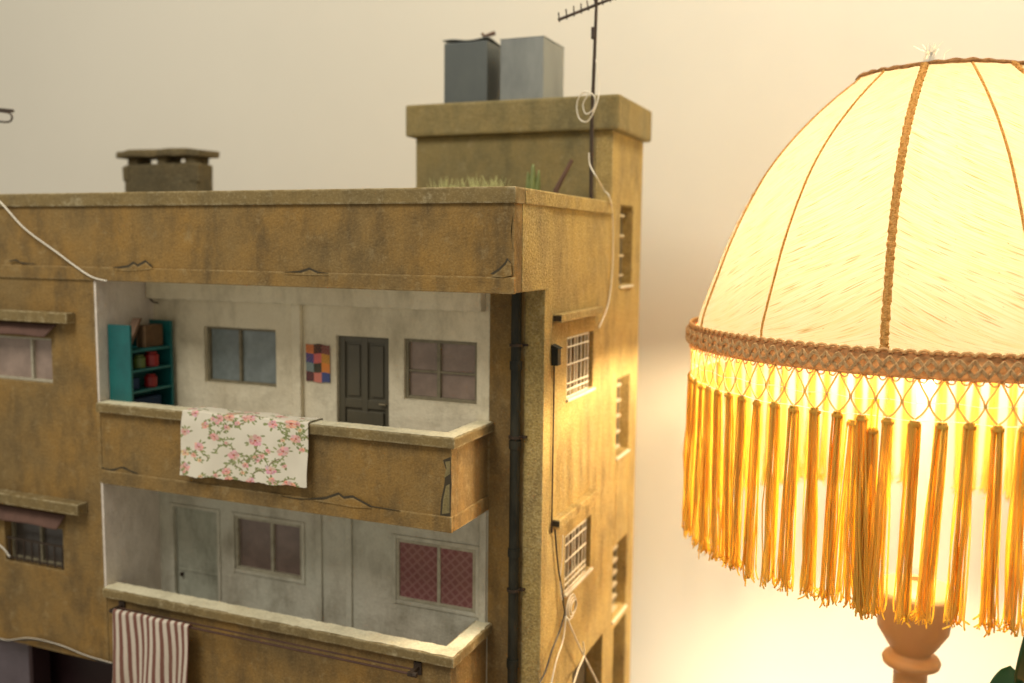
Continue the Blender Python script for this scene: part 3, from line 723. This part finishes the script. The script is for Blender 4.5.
path = [Vector((0,.0185,zt_-.014)), Vector((0,.0178,zt_-.002)), Vector((0,.0155,zt_)), Vector((0,.005,zt_+.0003)), Vector((0,-EE-.0005,zt_+.0002)), Vector((0,-EE-.0022,zt_-.003)), Vector((0,-EE-.0028,zt_-.014)), Vector((0,-EE-.0024,(zt_+zbot)/2)), Vector((0,-EE-.0028,zbot))]
cp = catmull(path, 12); cl = [0]
for i in range(1,len(cp)): cl.append(cl[-1]+(cp[i]-cp[i-1]).length)
def along(v):
    d = (1-v)*cl[-1]; i = int(np.searchsorted(cl, d)); i = min(max(i,1), len(cp)-1); t = (d-cl[i-1])/(cl[i]-cl[i-1]+1e-9); return cp[i-1].lerp(cp[i], t)
def cloth_fn(u, v):
    p = along(1-v); hang = max(0, (v-.42)/.58)
    x = fx0 + (fx1-fx0)*u - .0035*hang*(1-u) + .0008*math.sin(v*9+u*3)
    y = p.y - hang*(.0016*(1+math.sin(u*9+1.0)) + .0009*math.sin(u*23+v*4))
    z = p.z + hang*(.0045*u-.001) + .0006*math.sin(u*31)*hang + .0002*math.sin(u*120)*(v>.985) + .0005*math.sin(u*14)*(1-hang)
    if v < .42: z += .0003*(1+math.sin(u*12))
    return (x, y, z)
o = MB().grid(cloth_fn, NU, NV).build('floral_cloth', CLOTH, None, org=((fx0+fx1)/2,0,zt_), smooth=True, solid=.0006, colors=floral())
tag(o, 'cream cotton cloth with pink roses draped over the upper balcony ledge', 'cloth')

# ------------------------------------------------------------------ drying rail and striped towel
yr = -.014
pr0 = at(112, 611, 'y', yr); pr1 = at(412, 674, 'y', yr); zr = (pr0.z+pr1.z)/2 + .0
e = empty('towel_rail', (pr0.x, 0, zr)); tag(e, 'dark red metal drying rail fixed under the lower balcony ledge', 'rail')
MB().tube([(pr0.x,yr,zr),(pr1.x,yr,zr)], .0011, 8).build('rod', RAILM, e)
MB().tube([(pr0.x,yr+.007,zr+.001),(pr1.x,yr+.007,zr+.001)], .0009, 8).build('rod', RAILM, e)
for x in (pr0.x+.001, pr1.x-.001):
    m = MB().box(x-.002, x+.002, yr-.003, -.0002, zr-.0012, zr+.0025); m.box(x-.004, x+.004, -.0022, -.0003, zr-.006, zr+.006); m.tube([(x-.003,yr,zr),(x+.006,yr,zr)], .0026, 8)
    m.build('bracket', IRON, e, bevel=.0004)
NU2, NV2 = 160, 90
tx0 = at(115,640,'y',yr).x; tx1 = at(190,640,'y',yr).x
img = np.ones((NV2+1, NU2+1, 4), np.float32)
for i in range(NU2+1):
    u = i/NU2; k = (u*11.2+.2) % 1; w = min(1, max(0, (abs(k-.5)-.20)/.06))
    for j in range(NV2+1):
        n_ = .04*math.sin(j*.9+i*.7); kk = ((u+.004*math.sin(j*.12))*11.2+.2) % 1; w = min(1, max(0, (abs(kk-.5)-.22)/.05+n_))
        img[j,i,:3] = np.array((.20,.085,.065))*(1-w)+np.array((.64,.56,.46))*w
def towel(u, v):
    if v < .2: a = v/.2*pi; y = yr+.0025*math.cos(a); z = zr+.0025*math.sin(a); h = 0
    else: h = (v-.2)/.8; y = yr-.0025; z = zr-h*.085
    y += -.0028*(.4+h)*math.sin(u*13+h*1.5) if v>=.2 else -.0028*.4*math.sin(u*13)*v/.2
    x = tx0+.001+(tx1-tx0)*u + .002*math.sin(h*3+u*2)*h
    return (x, y-.001*h, z - .0012*math.sin(u*8)*h)
o = MB().grid(towel, NU2, NV2).build('striped_towel', CLOTH, None, org=((tx0+tx1)/2,yr,zr), smooth=True, solid=.0008, colors=img)
tag(o, 'red brown and white striped towel hanging from the rail below the lower balcony', 'towel')

# ------------------------------------------------------------------ loose cables
wire('cable', [(-12,190,'y',-.004),(4,206,'y',-.006),(20,224,'y',-.006),(34,236,'y',-.005),(55,251,'y',-.005),(75,266,'y',-.004),(92,277,'y',-.004),(107,281,'y',-.0035)], .0010, WIRE, 'thin white cable crossing the left end of the roof parapet')
wire('cable', [(-20,640,'y',-.004),(0,640,'y',-.004),(18,640,'y',-.004),(45,641,'y',-.004),(75,651,'y',-.004),(100,661,'y',-.004),(122,666,'y',-.006),(190,685,'y',-.004),(260,700,'y',-.004)], .0011, WIREB, 'dark cable sagging along the bottom of the left facade')
wire('cable', [(-10,634,'y',-.006),(6,640,'y',-.006),(30,638,'y',-.006),(60,645,'y',-.006),(85,655,'y',-.006),(112,663,'y',-.006)], .0005, WIRE, 'pale cable twisted over the dark one at the bottom left')
wire('cable', [(-8,540,'y',-.003),(3,548,'y',-.003),(10,557,'y',-.003)], .0009, WIRE, 'short white cable end by the barred lower left window')
for pts, r, mat, lab in (
    ([(555,530,'x',.003),(558,565,'x',.003),(562,590,'x',.004),(564,607,'x',.006),(566,620,'x',.006)], .0009, WIREB, 'thin dark cable dropping from the side wall conduit to the white coil'),
    ([(563,535,'x',.003),(562,560,'x',.003),(560,580,'x',.003),(562,600,'x',.005)], .0006, WIRE, 'hair thin pale cable beside the lower barred window'),
    ([(565,612,'x',.006),(560,630,'x',.006),(552,650,'x',.006),(545,672,'x',.006),(536,690,'x',.006)], .0009, WIREB, 'black cable running down and left from the white coil'),
    ([(566,616,'x',.008),(563,640,'x',.008),(556,662,'x',.008),(550,690,'x',.008)], .0009, WIRE, 'white cable running straight down from the coil'),
    ([(567,618,'x',.008),(573,632,'x',.009),(580,648,'x',.009),(586,660,'x',.009),(592,672,'x',.009),(601,690,'x',.009)], .0010, WIRE, 'white cable running down and right from the coil'),
    ([(583,642,'x',.011),(584,655,'x',.011),(578,670,'x',.011),(572,690,'x',.011)], .0009, WIRE, 'white cable crossing below the side door corner')):
    wire('cable', pts, r, mat, lab)
m = MB(); cc = at(571, 607, 'x', .007)
for k in range(3):
    P = [cc+Vector((.001*k, (.015-.0028*k)*math.cos(t)+.0015*k, (.0125-.0030*k)*math.sin(t))) for t in np.linspace(0,2*pi,26)]
    m.tube(P, .0007, 6, cap=False)
tag(m.build('cable_coil', WIRE, None, org=cc, smooth=True), 'small coil of white cable hanging on the side wall', 'cable')

# ------------------------------------------------------------------ fringed lamp
L = empty('table_lamp', (LX, LY, ZT)); tag(L, 'lit table lamp with domed cream fabric shade and long amber tassel fringe', 'lamp')
prof = [(-.1310,.2300),(-.115,.2275),(-.0767,.2145),(-.045,.2030),(-.0112,.1880),(.024,.1690),(.0543,.1465),(.080,.1225),(.098,.1030),(.1120,.0860),(.1185,.0790)]
PZ = [p[0] for p in prof]; PR = [p[1] for p in prof]
def shade_pt(phi, t, dr=0, sag=1):
    """phi: azimuth from the viewer side, t 0 bottom .. 1 top"""
    z = np.interp(t, np.linspace(0,1,len(PZ)), PZ); r = np.interp(t, np.linspace(0,1,len(PR)), PR)+dr
    return r, z
NP = 13; STEP = 2*pi/NP; PH0 = math.radians(-9.5)
def azi(phi, t): return phi + math.radians(-4.5)*t
V3 = lambda phi, r, z: Vector((LX+r*math.sin(phi), LY-r*math.cos(phi), z))
m = MB(); nu, nv = NP*10, 40; uvs = []
zsm = np.linspace(0,1,nv+1)
def smooth_interp(t):
    P = catmull([Vector((a,b,0)) for a,b in prof], 12); k = len(P)-1; q = P[min(int(t*k),k)]; f = t*k-int(t*k); q2 = P[min(int(t*k)+1,k)]; q = q.lerp(q2, f); return q.x, q.y
SP = [smooth_interp(t) for t in zsm]
for j in range(nv+1):
    z, r = SP[j]
    for i in range(nu):
        ph = PH0+2*pi*i/nu; s = (i % 10)/10; rr = r*(1-.016*math.sin(pi*s)*(.4+.6*math.sin(pi*min(1,j/nv+.1)) ))
        m.v.append(tuple(V3(azi(ph, j/nv), rr, z+.0006*math.sin(i*2.1)*(j==nv))))
for j in range(nv):
    for i in range(nu):
        a = j*nu+i; b = j*nu+(i+1)%nu; m.f.append((a,b,b+nu,a+nu))
shade = m.build('lamp_shade', SHADE, L, smooth=True)
me = shade.data; uvl = me.uv_layers.new(name='UVMap'); arr = np.zeros((len(me.loops),2), np.float32)
for p in me.polygons:
    vs = [me.loops[k].vertex_index for k in p.loop_indices]; is_ = [v % nu for v in vs]; wrap = max(is_)-min(is_) > 5
    for k, v in zip(p.loop_indices, vs):
        i = v % nu; j = v//nu
        if wrap and i == 0: i = nu
        pan = min(is_)//10 if not wrap else NP-1; loc = i - pan*10
        s = loc/10 - .5
        arr[k] = (pan*3.37 + s*.9, pan*1.7 + j/nv + (.14*s if pan<6 else -.14*s) - .02*s*s)      # threads run askew across each panel
uvl.data.foreach_set('uv', arr.ravel())
for k in range(NP):
    thick = (k % 2 == 0 and k != 12); ph = PH0+k*STEP
    pts = [V3(azi(ph, j/nv), SP[j][1]+.0008, SP[j][0]) for j in range(0, nv+1)]
    if thick:
        mm = MB()
        for sgn in (-1, 1):
            P = catmull(pts, 5); Q = []
            for i, p in enumerate(P):
                a = i*.75+ (pi if sgn>0 else 0); tv = Vector((math.cos(ph), math.sin(ph), 0)); rv = Vector((math.sin(ph), -math.cos(ph), 0))
                Q.append(p+tv*(.0017*sgn+.0003*math.cos(a*1.3))+rv*.0005*math.sin(a))
            mm.tube(Q, [.0017+.0004*math.sin(i*1.9) for i in range(len(Q))], 6)
        mm.build('seam_cord', CORD, shade)
        mm = MB().tube([p for p in pts], .0019, 6); mm.build('seam_core', CORD, shade)
    else: MB().tube(pts, .0011, 6).build('seam_cord', CORD, shade)
# top rim binding, slightly ragged
P = [V3(t, .0795+.0005*math.sin(t*9), .1185+.0006*math.sin(t*5+1)+.0004*math.sin(t*31)) for t in np.linspace(0,2*pi,180)]
MB().tube(P, [.0019+.0007*math.sin(i*.67)**2 for i in range(180)], 8, cap=False).build('top_rim', GIMP, shade)
m = MB()
for i in range(16):
    b = V3(math.radians(-11)+random.gauss(0,.05), .079, .120); m.tube([b, b+Vector((random.gauss(0,.003),0,.006)), b+Vector((random.gauss(.002,.006),random.gauss(0,.002),random.uniform(.009,.017)))], [.0008,.0006,.0003], 4, smooth=3)
m.build('loose_thread', WTHR, shade)
# wire frame inside the shade
m = MB()
for k in range(3):
    a = k*2.094+.4; m.tube([V3(a,.078,.117), V3(a,.012,.085)], .0012, 6)
m.tube([(LX,LY,.085),(LX,LY,-.02)], .003, 8); m.build('shade_carrier', IRON, L)
# gimp braid round the bottom of the shade
NT = 75; RB = .2375
m = MB().lathe([(RB-.0070,-.0095),(RB-.0030,-.0100),(RB-.0012,-.006),(RB-.0008,0),(RB-.0014,.006),(RB-.0035,.0098),(RB-.0078,.0102)], (LX,LY,ZB), 200); m.f = m.f[:-2]
braid = m.build('gimp_braid', GIMP, L, smooth=True)
m = MB()
for ph_, amp in ((0,.0060),(pi,.0060)):
    for dz in (-.0014,0,.0014):
        P = [V3(t, RB+.0004+.0012*math.sin(t*NT*2+ph_), ZB+dz+amp*math.asin(math.sin(t*NT/1.0+ph_))*.66) for t in np.linspace(0,2*pi,NT*14)]
        m.tube(P, .00068, 5, cap=False)
m.build('braid_cord', GIMPL, braid, smooth=True)
m = MB()
for k in range(150):
    a = 2*pi*k/150
    P = [V3(a+.019*math.cos(q)+random.gauss(0,.001), RB-.0026, ZB+.0092+.0030*math.sin(q)) for q in np.linspace(0,pi,7)]
    m.tube(P, .0013, 5, cap=False)
    P = [V3(a+.013*math.cos(q)+random.gauss(0,.001), RB-.0026, ZB-.0088-.0040*math.sin(q)) for q in np.linspace(0,pi,8)]
    m.tube(P, .0007, 5, cap=False)
m.build('braid_loops', LOOPM, braid)
# fringe: knotted net, then tassels
AT0 = math.radians(-9.5)+.02
zk0, zk1, zk2 = ZB-.0105, ZB-.0285, ZB-.0430
m = MB()
for k in range(NT):
    a = AT0+2*pi*k/NT; h = pi/NT; j = lambda: random.gauss(0,.0012)
    for s in (-1,1):
        kn = V3(a+s*(h-.0012), RB-.0045, zk1); 
        m.tube([V3(a+s*.0005, RB-.004, zk0+.001), V3(a+s*h*.45, RB-.004, (zk0+zk1)/2+.002), kn, V3(a+s*h*.5+j(), RB-.0045, (zk1+zk2)/2-.002), V3(a+s*.002, RB-.005, zk2+.001)], .00080, 5, smooth=3)
    kn = V3(a+h, RB-.0045, zk1); m.tube([kn+Vector((0,0,.0012)), kn-Vector((0,0,.0012))], .0013, 6)
net = m.build('fringe_net', NETM, L)
P = [V3(t, RB-.0045, zk2+.0004+.0008*math.sin(t*23)) for t in np.linspace(0,2*pi,260)]
m = MB().tube(P, .0004, 4, cap=False); P = [V3(t, RB-.0045, zk1+.0010*math.sin(t*31)) for t in np.linspace(0,2*pi,260)]; m.tube(P, .0003, 4, cap=False); m.build('binding_thread', WTHR, net)
LEN = .1585
def tassel_mesh(seed, n=30, spread=.0066, length=LEN):
    rd = random.Random(seed); m = MB(); lean = rd.gauss(0,.0016)
    for i in range(n):
        t = rd.uniform(0,2*pi); r0 = .0046*math.sqrt(rd.random()); r1 = spread*math.sqrt(rd.random())*rd.uniform(.8,1.25)
        x0, y0 = r0*math.cos(t), r0*math.sin(t)*.7; x1_, y1_ = r1*math.cos(t+rd.gauss(0,.4))+lean, r1*math.sin(t)*.8
        Ln = length + rd.gauss(0,.0032); bx_, by_ = rd.gauss(0,.0012), rd.gauss(0,.0012); kick = rd.gauss(0,.0016) if rd.random()<.8 else rd.gauss(0,.005)
        P = [(x0*.5,y0*.5,0),(x0,y0,-.004),(x0*.9+x1_*.2+bx_*.4,y0*.9+y1_*.2,-Ln*.28),(x0*.5+x1_*.5+bx_,y0*.5+y1_*.5+by_,-Ln*.55),(x0*.2+x1_*.8+bx_*.5,y0*.2+y1_*.8,-Ln*.82),(x1_,y1_,-Ln*.95),(x1_+kick,y1_+rd.gauss(0,.001),-Ln)]
        m.tube(P, rd.uniform(.00055,.00078), 4, smooth=2)
    for q in range(3): m.tube([(.0046*math.cos(a),.0036*math.sin(a),-.0018-.0009*q) for a in np.linspace(0,2*pi,10)], .0006, 4, cap=False)
    me = bpy.data.meshes.new('tassel'); me.from_pydata(m.v, [], m.f); me.materials.append(TASS); me.polygons.foreach_set('use_smooth', [True]*len(me.polygons)); return me
TM = [tassel_mesh(i) for i in range(14)]
def put_tassel(a, r, z, me, rz=None):
    o = bpy.data.objects.new('tassel', me); C.objects.link(o); o.parent = net; p = V3(a, r, z)-ORG[L.name]; o.location = p
    o.rotation_euler = (random.gauss(0,.010), random.gauss(0,.016), a+(pi if random.random()<.5 else 0)+random.gauss(0,.1)); o['group'] = 'tassels of the lamp fringe'
for k in range(NT): put_tassel(AT0+2*pi*k/NT, RB-.005, zk2+random.gauss(0,.0006), TM[(k*5+k//14) % 14])
# the loose clump left of the middle seam
put_tassel(AT0-2*pi/NT*.62, RB-.009, zk2-.010, tassel_mesh(91, 30, .009, LEN-.004))
put_tassel(AT0-2*pi/NT*1.45, RB-.010, zk2-.006, tassel_mesh(92, 26, .010, LEN-.006))
m = MB(); P0 = V3(AT0-.05, RB-.0045, zk1)
m.tube([P0, P0+Vector((-.001,-.001,-.010)), P0+Vector((0,-.001,-.024))], .0009, 5, smooth=3); m.tube([P0+Vector((.004,0,0)), P0+Vector((.0035,-.001,-.024))], .0009, 5, smooth=3)
m.build('loose_thread', TASS, net)
# bulb, socket, stem and foot
bm_, nt_, bs_ = newmat('glowing_bulb_glass'); bs_.inputs['Emission Color'].default_value = (*BULB_COL,1); bs_.inputs['Emission Strength'].default_value = BULB_STR
bz = -.075
MB().lathe([(.004,.045),(.022,.040),(.038,.025),(.045,.002),(.041,-.017),(.026,-.034),(.013,-.044)], (LX,LY,bz), 32).build('bulb', bm_, L, smooth=True)
MB().lathe([(.013,-.100),(.015,-.102),(.015,-.150),(.009,-.152),(.008,-.370)], (LX,LY,0), 24).build('socket', WTHR, L, smooth=True)
zl = lambda y: -.4378-(y-628.8)*(.05/46.4)
MB().lathe([(.006,-.384),(.020,-.388),(.036,-.392),(.0395,-.398),(.0385,-.404),(.0345,zl(628)),(.0235,zl(645)),(.019,zl(650)),(.0185,zl(653)),(.0265,zl(655.5)),(.0285,zl(659)),(.0275,zl(663)),(.0200,zl(667)),(.0165,zl(671)),(.0165,zl(690)),(.0200,-.53),(.034,-.56),(.036,-.59),(.022,-.615),(.030,-.63),(.082,-.650),(.095,-.665),(.095,ZT)], (LX,LY,0), 48).build('lamp_stem', LAMPB, L, smooth=True)

# ------------------------------------------------------------------ potted plant beside the lamp (only leaf tips reach the frame)
pc = at(1075, 720, 'y', .10); pc.z = ZT
e = empty('potted_plant', pc); tag(e, 'dark green round-leaved plant at the lower right corner of the photo', 'plant')
MB().lathe([(.030,0),(.040,.055),(.043,.06),(.036,.06),(.034,.05)], pc, 32).build('pot', simple('clay_pot',(.30,.12,.06),.8), e, smooth=False)
def leaf(tip, width, length, tilt, yaw_):
    m = MB(); rot = Matrix.Rotation(yaw_,3,'Z') @ Matrix.Rotation(tilt,3,'X')
    def fn(u, v):
        s = (u-.5)*2; w = math.sqrt(max(0,1-(2*v-1)**2))*width*(1-.15*v)
        q = Vector((s*w, (abs(s)**2)*w*.35*-1 - .012*math.sin(v*pi), (v-.5)*length)); return Vector(tip)+rot @ q
    o = m.grid(fn, 12, 20).build('leaf', LEAF, e, smooth=True, solid=.0008); return o
p1 = at(1035, 648, 'y', .10); p2 = at(1010, 682, 'y', .11)
leaf(p1, .023, .072, .2, .3); leaf(p2, .016, .036, .4, -.2); leaf(pc+Vector((.03,0,.14)), .022, .055, .6, 1.5); leaf(pc+Vector((-.02,.03,.12)), .022, .05, -.4, 2.6)
for t in (p1, p2, pc+Vector((.03,0,.14)), pc+Vector((-.02,.03,.12))):
    b = pc+Vector((0,0,.052)); MB().tube([b, b.lerp(t,.5)+Vector((.004,0,.01)), t-Vector((0,0,.01))], .0013, 6, smooth=5).build('stem', LEAF, e, smooth=True)
